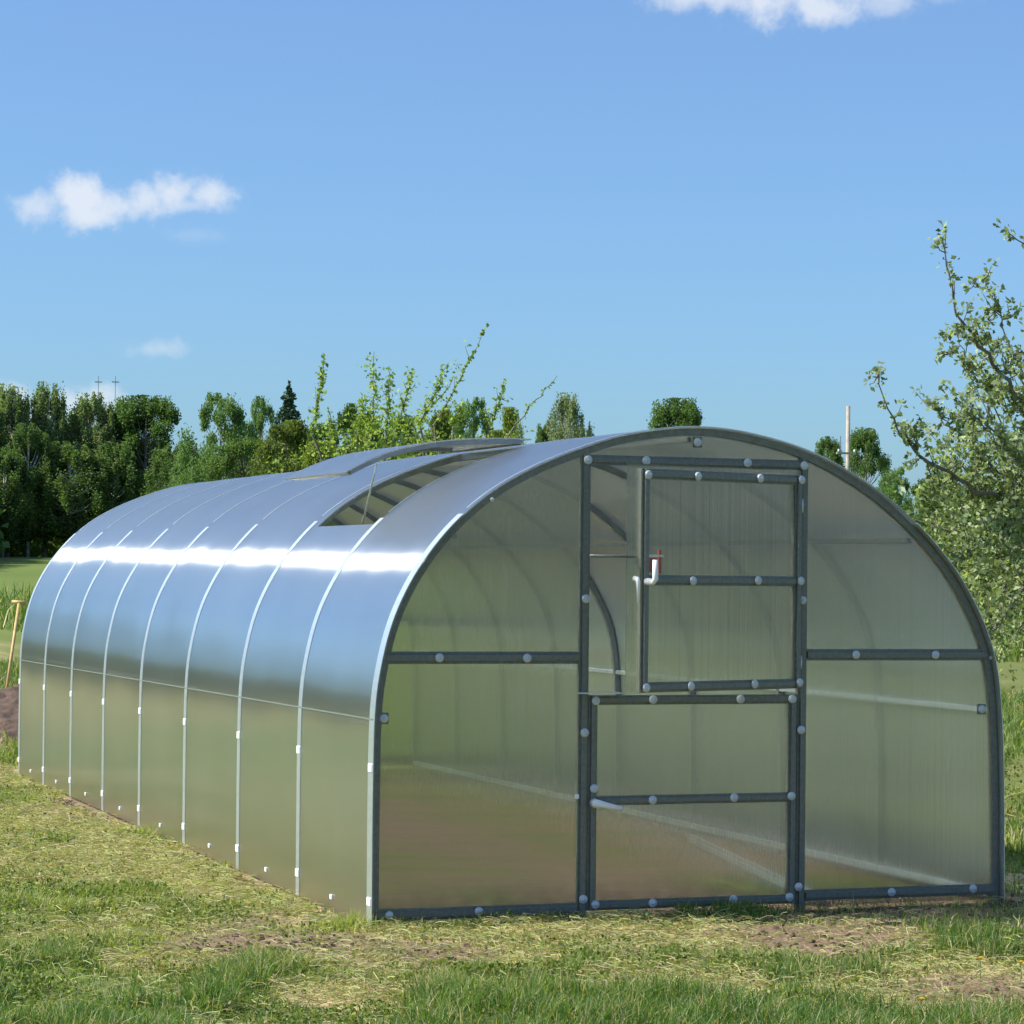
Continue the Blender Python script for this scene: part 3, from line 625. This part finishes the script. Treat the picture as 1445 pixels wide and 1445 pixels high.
# the far-off wood that goes on behind these trees and out of the picture
rs = np.random.default_rng(90); Pn = []
for i in range(170):
    if i < 30: continue
    elif i < 95: x = -6+(i-30)*.65; y = 70+min(1, max(0, (x+6)/42))*176+rs.uniform(-2, 6)
    else: x = 30+(i-95)*4.2; y = 275+rs.uniform(0, 10)
    g_ = float(rise(np.array(x), np.array(y))); h_ = rs.uniform(6.5, 9.0) if i < 95 else (rs.uniform(11, 13) if x < 62 else rs.uniform(6, 8.5)); q, _ = crown_pts('bush', rs, 1500); q = q*np.array([7., 7., h_])+np.array([x, y, g_]); Pn.append(q)
ux = rs.uniform(15, 230, 14000); uy = rs.uniform(243, 252, 14000); Pn.append(np.stack([ux, uy, rise(ux, uy)+rs.uniform(0, 1, 14000)**1.3*3.2], 1))
Pn = np.concatenate(Pn); V, Fc, c = leaves_np(Pn, .9, shades(len(Pn), (.09, .15, .045), (.14, .20, .07), rs, .3), rs, 0, .8)
tag(mesh_np('distant_wood', V, [Fc], MAT['leaf'], None, c), 'dark far wood closing the field behind the separate trees', 'wood', kind='stuff')

# thicket of shrubs left of the picture, seen only as the dark band mirrored in the side wall
rs = np.random.default_rng(91); Pn = []
for i in range(64):
    an = R(-118+i*1.75); x, y = 33*math.sin(an)+rs.normal(0, .6), 32*math.cos(an)+rs.normal(0, .8); q, _ = crown_pts('bush', rs, 1300); Pn.append(q*np.array([3.6, 3.6, rs.uniform(2.4, 3.8)])+np.array([x, y, 0]))
Pn = np.concatenate(Pn); V, Fc, c = leaves_np(Pn, .32, shades(len(Pn), (.10, .16, .06), (.15, .20, .08), rs, .3), rs, 0, .8)
tag(mesh_np('shrub_thicket', V, [Fc], MAT['leaf'], None, c), 'dense green thicket mirrored as a dark band in the side wall', 'thicket', kind='stuff')

# ------------------------------------------------------------------ fruit trees with branches
class Tree3:
    def __init__(s, seed): s.mb = MB(); s.rs = np.random.default_rng(seed); s.L = []; s.T = []
    def limb(s, pts, r0_, r1_, n=6):
        pts = [np.array(p, float) for p in pts]; P = catmull(pts, 5) if len(pts) > 2 else np.array(pts)
        P = P+np.concatenate([[np.zeros(3)], s.rs.normal(0, .012, (len(P)-1, 3))]); rad = list(np.linspace(r0_, r1_, len(P))); s.mb.tube(P, rad, n, False); return P
    def cluster(s, p, n, spread, ln=None):
        s.L.append(p+s.rs.normal(0, spread, (n, 3)))
    def finish(s, name, loc, label, cat, lsize, base, var, group=None, lum=.3):
        r_ = empty(name, (0, 0, 0)); r_.location = loc; off = np.array(loc)
        s.mb.v = [tuple(np.array(v)-off) for v in s.mb.v]; s.mb.build('trunk', MAT['bark'], r_, smooth=True)
        P = np.concatenate(s.L)-off; V, Fc, c = leaves_np(P, lsize, shades(len(P), base, var, s.rs, lum), s.rs, .15, .6)
        mesh_np('crown', V, [Fc], MAT['leaf'], r_, c); return tag(r_, label, cat, group)
def grow(t, P, every, length, spurs, lsp, depth=1, up=.3):
    """twigs off a limb polyline, leaf rosettes along them"""
    seg = 0
    for i in range(1, len(P)):
        n = max(1, int(np.linalg.norm(P[i]-P[i-1])/every))
        for k in range(n):
            b = P[i-1]+(P[i]-P[i-1])*t.rs.uniform(0, 1); d = t.rs.normal(size=3); d[2] += up; d[1] *= .8; d /= np.linalg.norm(d); l = length*t.rs.uniform(.35, 1.2)
            if depth > 0:
                m_ = b+d*l*.5+np.array([0, 0, -.02]); e = b+d*l+np.array([0, 0, .10*l]); t.mb.tube([b, m_, e], [.006, .004, .002], 4, False)
                for q in np.linspace(.25, 1, max(2, int(l/.07))): t.cluster(b+(e-b)*q+t.rs.normal(0, .012, 3), spurs, lsp)
                if depth > 1 and t.rs.uniform() < .6: grow(t, np.array([m_, e]), .12, length*.45, spurs, lsp, 1, up)
            else: t.cluster(b+d*l, spurs, lsp)
# apple tree at the right edge
t = Tree3(3); A = lambda px, py, Y_: at(px, py, Y_)
base = A(1520, 1060, 7.2); base[2] = 0.0
crot = A(1500, 800, 7.2)
t.limb([base+np.array([0, 0, -.1]), (base+crot)/2, crot], .10, .075, 10)
limbs = [([crot, A(1480, 680, 7.1), A(1440, 565, 7.0), A(1392, 500, 6.9), A(1352, 440, 6.8), A(1328, 330, 6.8)], .045, .006),
         ([crot, A(1500, 640, 7.3), A(1530, 500, 7.3), A(1480, 380, 7.2), A(1425, 328, 7.1)], .04, .005),
         ([crot, A(1450, 715, 6.9), A(1380, 690, 6.8), A(1310, 650, 6.7), A(1265, 605, 6.7), A(1238, 520, 6.7)], .04, .005),
         ([crot, A(1450, 820, 6.8), A(1410, 880, 6.7), A(1380, 905, 6.6)], .03, .008),
         ([crot, A(1440, 770, 7.6), A(1390, 740, 7.9), A(1340, 720, 8.1)], .035, .006),
         ([A(1450, 715, 6.9), A(1380, 640, 7.3), A(1335, 600, 7.4), A(1325, 575, 7.4)], .02, .005),
         ([A(1440, 565, 7.0), A(1405, 540, 7.2), A(1375, 530, 7.3), A(1350, 470, 7.4)], .018, .004),
         ([A(1470, 600, 7.1), A(1440, 520, 7.5), A(1410, 450, 7.6), A(1405, 415, 7.6)], .018, .004),
         ([crot, A(1520, 700, 7.6), A(1560, 560, 7.8), A(1600, 420, 8.0)], .045, .01),
         ([crot, A(1560, 760, 6.8), A(1620, 700, 6.6), A(1680, 620, 6.6)], .045, .01),
         ([A(1450, 715, 6.9), A(1400, 760, 6.5), A(1350, 790, 6.4), A(1320, 800, 6.4)], .02, .005),
         ([A(1480, 680, 7.1), A(1430, 640, 6.5), A(1390, 600, 6.3), A(1370, 590, 6.3)], .02, .005)]
for i, (pts, a_, b_) in enumerate(limbs):
    P = t.limb(pts, a_*.6, b_*.7)
    lo_ = 4 if i not in (5, 6, 7, 10, 11) else 0
    tip = len(P)-6 if i in (0, 1, 2) else len(P)
    grow(t, P[lo_+(9 if i == 1 else 0):tip], {0: .055, 1: .07, 6: .055, 7: .055}.get(i, .037), .25, 8, .024, 2, .25)
    if tip < len(P): grow(t, P[tip-1:], .10, .12, 6, .03, 1, .5)
    t.cluster(P[-1], 14, .03)
for (px, py, r_, n_) in [(1400, 690, .22, 90), (1440, 640, .22, 70), (1350, 680, .16, 50), (1420, 780, .25, 90), (1370, 790, .18, 50), (1400, 870, .18, 50), (1440, 900, .2, 50), (1430, 560, .2, 40), (1345, 620, .1, 20)]:
    c_0 = at(px, py, 7.3)
    for k in range(n_):
        q = c_0+t.rs.normal(0, 1, 3)*np.array([r_, r_*1.6, r_]); t.cluster(q, 9, .035)
        if k % 4 == 0: t.mb.tube([q, q+(crot-q)*.12, q+(crot-q)*.3], [.002, .004, .007], 4, False)
t.finish('apple_tree', (float(base[0]), float(base[1]), 0), 'leafy apple tree reaching in from the right edge of the photo', 'tree', .052, (.13, .18, .08), (.31, .35, .20), lum=.5)
# fruit trees with upright shoots behind the greenhouse
def shoot_tree(seed, bpx, Yd, shoots, label, fill):
    t = Tree3(seed); b = at(bpx, 800, Yd); b[2] = 0
    hub = np.array([b[0], b[1], 1.4]); t.limb([b-np.array([0, 0, .1]), (b+hub)/2, hub], .09, .07, 8)
    for (x0, y0, x1, y1, r_, dens) in shoots:
        s_ = at(x0, y0, Yd+t.rs.uniform(-.4, .4)); e = at(x1, y1, Yd+t.rs.uniform(-.3, .3)); m_ = (hub+s_)/2+np.array([0, 0, .1])
        t.limb([hub, m_, s_], .03, .012); P = t.limb([s_, (s_+e)/2+np.array([.02, 0, 0]), e], .010, .003, 5)
        for i in range(1, len(P)):
            for q in (.1, .4, .7, 1.0):
                c_0 = P[i-1]+(P[i]-P[i-1])*q
                if t.rs.uniform() < dens*.8: t.cluster(c_0, int(1+t.rs.uniform(0, 8)*dens), r_*t.rs.uniform(.4, 1.3))
        if dens > .5: grow(t, P[:max(3, int(len(P)*.8))], .13, .16, 4, .03, 1, .7)
    for (px, py, r_, n) in fill:
        c_0 = at(px, py, Yd); 
        for k in range(n):
            q = c_0+t.rs.normal(0, 1, 3)*np.array([r_, r_, r_*.8]); t.cluster(q, 10, .06); 
            if k % 6 == 0: t.mb.tube([hub, (hub+q)/2, q], [.012, .008, .003], 4, False)
    return t.finish('fruit_tree', (float(b[0]), float(b[1]), 0), label, 'tree', .055, (.18, .27, .05), (.30, .38, .09), 'pruned fruit trees with upright shoots')
shoot_tree(21, 520, 20, [(440, 610, 457, 502, .018, .95), (524, 610, 527, 495, .045, 1.), (545, 610, 549, 520, .03, .9), (558, 605, 583, 522, .035, 1.), (505, 620, 512, 560, .04, .9), (470, 620, 463, 575, .03, .7)],
           'fruit tree with dense upright green shoots behind the roof', [(525, 625, .30, 60), (480, 650, .30, 40), (560, 640, .25, 40)])
shoot_tree(22, 640, 21, [(590, 600, 632, 514, .035, 1.), (612, 600, 688, 459, .012, .8), (585, 600, 640, 535, .02, .6), (690, 605, 712, 536, .022, .8), (725, 600, 785, 528, .018, .5), (640, 600, 650, 570, .04, .9)],
           'fruit tree with long bare slanting twigs behind the raised vent', [(640, 640, .30, 45), (700, 630, .2, 25)])

# ------------------------------------------------------------------ pole, masts, shovel, soil
pb = at(1197, 573, 60); g_ = float(rise(pb[0], pb[1])); ps = empty('utility_pole', (pb[0], pb[1], g_))
hp = pb[2]-g_; MB().tube([(0, 0, -.3), (0, 0, hp*.5), (0, 0, hp)], [.085, .07, .058], 12).build('pole', MAT['polewood'], ps, smooth=True)
zc = at(1197, 640, 60)[2]-g_
MB().box(-.42, .2, -.14, -.09, zc-.03, zc+.03).build('crossarm', MAT['polewood'], ps)
MB().tube([(-.30, -.11, zc), (-.30, -.11, zc+.5)], .012, 6).build('bracket', MAT['steel'], ps)
for x in (-.36, .16): MB().tube([(x, -.115, zc+.03), (x, -.115, zc+.07), (x, -.115, zc+.12)], [.02, .035, .02], 8).build('insulator', MAT['white'], ps, smooth=True)
tag(ps, 'pale wooden utility pole behind the right side of the arch', 'pole')
for (px, lb) in ((139, 'thin distant mast above the forest, left one of the two'), (163, 'thin distant mast above the forest, right one of the two')):
    b = at(px, 531, 420); g_ = 3.0; m_ = empty('mast', (b[0], b[1], g_)); hh = b[2]-g_
    MB().tube([(0, 0, 0), (0, 0, hh)], .05, 5).build('pole', MAT['steel'], m_)
    MB().box(-.6, .6, -.05, .05, hh-1.0, hh-.85).build('crossarm', MAT['steel'], m_)
    tag(m_, lb, 'mast', 'distant masts')
# shovel
sb, stp = at(7, 990, 16.2), at(27, 850, 16.6); sh = empty('shovel', (sb[0], sb[1], 0)); o_ = np.array([sb[0], sb[1], 0])
a_, b_ = sb-o_, stp-o_; MB().tube([a_, (a_+b_)/2, b_], [.017, .016, .016], 10).build('handle', MAT['wood'], sh, smooth=True)
dr = (b_-a_)/np.linalg.norm(b_-a_); sx = np.array([1, -.3, 0]); sx = sx-dr*(sx@dr); sx /= np.linalg.norm(sx)
MB().tube([b_-sx*.075, b_, b_+sx*.075], [.018, .02, .018], 10).build('grip', MAT['wood'], sh, smooth=True)
nv = np.cross(sx, dr); mb = MB(); V = []; Fs = []; rows = [(.10, .02), (.05, .03), (.02, .09), (-.10, .10), (-.20, .085), (-.27, .03)]
for tz, wd in rows:
    for s_ in (-1, -.5, 0, .5, 1):
        for th in (0, .004): V.append(a_+dr*tz+sx*wd*s_+nv*(.03*s_*s_+th))
for i in range(len(rows)-1):
    for k in range(4):
        a0_ = (i*5+k)*2; b0_ = ((i+1)*5+k)*2; Fs += [(a0_, a0_+2, b0_+2, b0_), (a0_+1, b0_+1, b0_+3, a0_+3)]
mb.add(V, Fs).build('blade', MAT['steel'], sh, smooth=True)
tag(sh, 'wooden T handled shovel stuck upright in the soil at the left edge', 'shovel')
# soil heap
rs = np.random.default_rng(5); hx_, hy_ = .98, 14.0; gx = np.linspace(-1.7, 1.7, 70); gy = np.linspace(-2.9, 2.6, 110); GX, GY = np.meshgrid(gx, gy)
rr = np.hypot(GX/1.5, GY/2.6); hgt = smooth(1.0, .2, rr)*.36 + (fbm(GX+9, GY+9, 4, 2)-.5)*.16*smooth(1, .8, rr) + (vnoise(GX+9, GY+9, 14, 2)-.5)*.07*smooth(1, .8, rr) - .03
hgt -= .18*np.exp(-((GX-.15)/.35)**2-((GY-1.6)/.6)**2)
ii = np.arange(GX.size).reshape(GX.shape); Fq = np.stack([ii[:-1, :-1], ii[:-1, 1:], ii[1:, 1:], ii[1:, :-1]], -1).reshape(-1, 4)
MAT['soil'] = simple('soil', (.115, .075, .052), .95, 0, 12, .4, .8, 30)
hp_ = mesh_np('soil_heap', np.stack([GX, GY, hgt], -1).reshape(-1, 3), [Fq], MAT['soil']); hp_.location = (hx_, hy_, 0)
tag(hp_, 'dug brown soil heap beside the shovel behind the greenhouse', 'soil heap')

# ------------------------------------------------------------------ grass
def blades(x, y, h, wd, lean, cols, rs, zoff=0):
    n = len(x); th = rs.uniform(0, 2*np.pi, n); dx, dy = np.cos(th), np.sin(th); ph = th+rs.normal(0, .7, n)+np.pi/2; bx, by = np.cos(ph)*lean*h, np.sin(ph)*lean*h
    z = gz(x, y)-.004+zoff; w2 = wd/2; V = np.zeros((n, 5, 3))
    V[:, 0] = np.stack([x-dx*w2, y-dy*w2, z], 1); V[:, 1] = np.stack([x+dx*w2, y+dy*w2, z], 1)
    mz = z+h*.6; V[:, 2] = np.stack([x+bx*.35+dx*w2*.8, y+by*.35+dy*w2*.8, mz], 1); V[:, 3] = np.stack([x+bx*.35-dx*w2*.8, y+by*.35-dy*w2*.8, mz], 1)
    V[:, 4] = np.stack([x+bx, y+by, z+h*np.sqrt(np.maximum(.05, 1-(lean*.6)**2))], 1)
    i = np.arange(n)*5; return V.reshape(-1, 3), np.stack([i, i+1, i+2, i+3], 1), np.stack([i+3, i+2, i+4], 1), np.repeat(cols, 5, 0)
def emit(parts, name, mat):
    Vs, Q, Tt, C = [], [], [], []; b = 0
    for V, q, t_, c in parts: Vs.append(V); Q.append(q+b); Tt.append(t_+b); C.append(c); b += len(V)
    return mesh_np(name, np.concatenate(Vs), [np.concatenate(Q), np.concatenate(Tt)], mat, None, np.concatenate(C))
GREEN, GREEN2, YEL, DRY = np.array([.08, .16, .035]), np.array([.15, .24, .05]), np.array([.36, .40, .11]), np.array([.58, .50, .27])
gr, hy = [], []
def scatter(x0, x1, y0, y1, dens, hs, wd, rs, keep=None):
    dens = dens*1.3
    n = int((x1-x0)*(y1-y0)*dens); x = rs.uniform(x0, x1, n); y = rs.uniform(y0, y1, n)
    m = ~in_house(x, y, .02)
    s = soilf(x, y); ha = hayf(x, y); tuft = fbm(x, y, 2.6, 61); fine = vnoise(x, y, 11, 62)
    keepp = (1-.93*s)*(1-.86*ha)*(.6+.8*smooth(.35, .6, tuft))*(.4+.9*fine); m &= rs.uniform(0, 1, n) < keepp
    if keep is not None: m &= keep(x, y)
    x, y, ha, tuft, s = x[m], y[m], ha[m], tuft[m], s[m]; n = len(x)
    h = hs*(.35+1.2*smooth(.38, .68, tuft))*rs.uniform(.4, 1.45, n)*(1-.6*ha)*(1-.35*smooth(-1.6, -.4, y)*(x < 3.1)*(y < 9))
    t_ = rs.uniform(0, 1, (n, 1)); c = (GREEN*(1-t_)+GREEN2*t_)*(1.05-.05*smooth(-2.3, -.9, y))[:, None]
    yv = np.clip(smooth(.42, .62, fbm(x, y, 1.0, 71))*.5*smooth(-2.8, -1.2, y)+ha*.55+(x < 1)*smooth(-1.3, .3, y)*.7, 0, 1)[:, None]*rs.uniform(.3, 1, (n, 1)); c = c*(1-yv)+YEL*yv
    dm = (rs.uniform(0, 1, n) < .17+.45*ha)[:, None]; c = np.where(dm, DRY*rs.uniform(.6, 1.1, (n, 1)), c)
    return blades(x, y, h, wd*rs.uniform(.6, 1.4, n), rs.uniform(.1, 1.1, n), c, rs)
rs = np.random.default_rng(12)
def vis(m0=-60, m1=1500, m2=1520):
    def f(x, y):
        dx, dy = x-CX, y-CY; z = dx*fw[0]+dy*fw[1]-CZ*fw[2]; u = 722.5+F*(dx*rv[0]+dy*rv[1]-CZ*rv[2])/z; v = 722.5-F*(dx*uv[0]+dy*uv[1]-CZ*uv[2])/z
        return (z > 0) & (u > m0) & (u < m1) & (v < m2)
    return f
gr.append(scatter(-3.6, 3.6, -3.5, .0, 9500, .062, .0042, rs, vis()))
band = lambda x, y: vnoise(x, y, 5, 201) > .45
gr.append(scatter(-.13, .02, 0, 8.8, 16000, .085, .0045, rs, band)); gr.append(scatter(.0, 3.2, -.14, -.02, 15000, .075, .0042, rs, band))
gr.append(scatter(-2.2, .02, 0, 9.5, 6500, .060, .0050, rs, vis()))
gr.append(scatter(3.04, 6.5, -.2, 10, 2200, .075, .007, rs, vis()))
gr.append(scatter(.0, 14, 8.8, 30, 750, .11, .012, rs, vis()))
gr.append(scatter(6, 40, 30, 60, 60, .45, .03, rs, vis()))
def weeds(x0, x1, y0, y1, dens, sz, rs):
    n = int((x1-x0)*(y1-y0)*dens); x = rs.uniform(x0, x1, n); y = rs.uniform(y0, y1, n); cl = smooth(.42, .66, fbm(x, y, 4.5, 131))
    m = (rs.uniform(0, 1, n) < cl*(1-.92*soilf(x, y))*(1-.75*hayf(x, y))) & ~in_house(x, y, .03) & vis()(x, y); x, y, cl = x[m], y[m], cl[m]; n = len(x)
    C = np.stack([x, y, gz(x, y)+rs.uniform(.004, .05, n)*(.4+.8*cl)], 1); t_ = rs.uniform(0, 1, (n, 1)); c = (GREEN*(1-t_)+YEL*t_*.8)*rs.uniform(.5, 1.3, (n, 1))
    V, Q, cc = leaves_np(C, sz, c, rs, -.6, .6); return V, Q, np.zeros((0, 3), int), cc
gr.append(weeds(-3.6, 3.6, -3.5, 0, 9000, .017, rs)); gr.append(weeds(-2.2, .02, 0, 9.5, 6000, .018, rs)); gr.append(weeds(3.04, 8, -.2, 10, 1500, .03, rs))
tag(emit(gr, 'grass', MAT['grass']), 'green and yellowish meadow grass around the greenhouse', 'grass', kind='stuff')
# dry mown stems lying about
def straws(x0, x1, y0, y1, dens, rs, ln=.06, base=.07):
    n = int((x1-x0)*(y1-y0)*dens); x = rs.uniform(x0, x1, n); y = rs.uniform(y0, y1, n); ha = hayf(x, y)
    cl = smooth(.5, .72, fbm(x, y, 5, 91)); m = (rs.uniform(0, 1, n) < (base+.12*cl+.40*ha)*(1-.75*soilf(x, y))) & ~in_house(x, y, .03) & vis()(x, y); x, y = x[m], y[m]; n = len(x)
    th = rs.uniform(0, 2*np.pi, n); l = ln*rs.uniform(.3, 1.6, n); w2 = .00085*rs.uniform(.6, 1.5, n); z = gz(x, y)+rs.uniform(.0, .045, n); dx, dy = np.cos(th), np.sin(th); tz = rs.normal(0, .22, n)*l; bend = rs.normal(0, .18, n)*l
    V = np.zeros((n, 6, 3))
    for k, s_ in enumerate((-.5, 0, .5)):
        cx_, cy_, cz_ = x+dx*l*s_-dy*(bend if s_ == 0 else 0), y+dy*l*s_+dx*(bend if s_ == 0 else 0), z+tz*s_+(.006 if s_ == 0 else 0)
        V[:, 2*k] = np.stack([cx_-dy*w2, cy_+dx*w2, cz_+w2], 1); V[:, 2*k+1] = np.stack([cx_+dy*w2, cy_-dx*w2, cz_-w2], 1)
    i = np.arange(n)*6; Q = np.concatenate([np.stack([i, i+1, i+3, i+2], 1), np.stack([i+2, i+3, i+5, i+4], 1)])
    c = (np.array([.52, .41, .25])+np.array([-.06, .04, -.04])*rs.uniform(0, 2, (n, 1)))*rs.uniform(.4, 1.15, (n, 1)); return V.reshape(-1, 3), Q, np.repeat(c, 6, 0)
SV = [straws(-3.6, 3.6, -3.5, .0, 7000, rs), straws(-2.2, .02, 0, 9.5, 9000, rs, .06, .07), straws(3.04, 9, 0, 14, 300, rs, .14, .05)]
b = 0; Vs, Qs, Cs = [], [], []
for V, q, c in SV: Vs.append(V); Qs.append(q+b); Cs.append(c); b += len(V)
tag(mesh_np('dry_grass', np.concatenate(Vs), [np.concatenate(Qs)], MAT['straw'], None, np.concatenate(Cs)), 'pale dry mown stems lying over the grass', 'dry grass', kind='stuff')
# soil clods along the base
rs = np.random.default_rng(31); V = []; Fs = []; mb = MB()
def clod(x, y, s):
    z = float(gz(np.array(x), np.array(y)))+s*.2; n, m_ = 6, 4; b = len(mb.v); vv = []
    for i in range(m_+1):
        ph = math.pi*i/m_
        for k in range(n):
            th = 2*math.pi*k/n; r_ = s*(1+rs.uniform(-.35, .35)); vv.append((x+r_*math.sin(ph)*math.cos(th), y+r_*math.sin(ph)*math.sin(th), z+r_*.6*math.cos(ph)))
    ff = [(i*n+k, (i+1)*n+k, (i+1)*n+(k+1) % n, i*n+(k+1) % n) for i in range(m_) for k in range(n)]; mb.add(vv, ff)
for i in range(2600):
    q = rs.uniform()
    if q < .35: x, y = rs.normal(-.05, .05), rs.uniform(0, 8.7)
    elif q < .6: x, y = rs.uniform(0, 3.6), rs.normal(-.07, .05)
    elif q < .75: x, y = rs.uniform(3.06, 3.7), rs.uniform(-.4, 3)
    else:
        p = SOILP[rs.integers(0, len(SOILP))]; x, y = rs.normal(p[0], p[2]*.4), rs.normal(p[1], p[2]*.5)
    if in_house(np.array(x), np.array(y), .02) or rs.uniform() > float(soilf(np.array(x), np.array(y)))+.1: continue
    clod(x, y, rs.uniform(.004, .016))
tag(mb.build('soil_clods', MAT['soil'], None), 'small brown soil crumbs along the greenhouse base', 'soil', kind='stuff')
# dandelions
fm = simple('yellow_petals', (.75, .52, .03), .6); gmn = simple('flower_stem', (.10, .18, .04), .6)
FL = [(1383, 1352, 'upper yellow dandelion in the grass at the lower right corner'), (1440, 1360, 'yellow dandelion cut by the right edge'), (1300, 1408, 'yellow dandelion lowest in the right foreground grass')]
for (px, py, lb) in FL:
    p = atz(px, py, .07); z = float(gz(np.array(p[0]), np.array(p[1]))); f = empty('dandelion', (p[0], p[1], z))
    MB().tube([(0, 0, 0), (.004, 0, .04), (0, 0, .075)], .0018, 5).build('stem', gmn, f)
    mb = MB()
    for k in range(26):
        a_ = k*2.4; tl_ = .3+.9*(k/26); d = Vector((math.cos(a_)*tl_, math.sin(a_)*tl_, .8)).normalized()*.017; s_ = Vector((-math.sin(a_), math.cos(a_), 0))*.003
        mb.add([(0, 0, .075), tuple(d*.7+s_+Vector((0, 0, .075))), tuple(d+Vector((0, 0, .075))), tuple(d*.7-s_+Vector((0, 0, .075)))], [(0, 1, 2, 3)])
    mb.build('flower', fm, f); tag(f, lb, 'flower', 'yellow dandelions in the foreground grass')
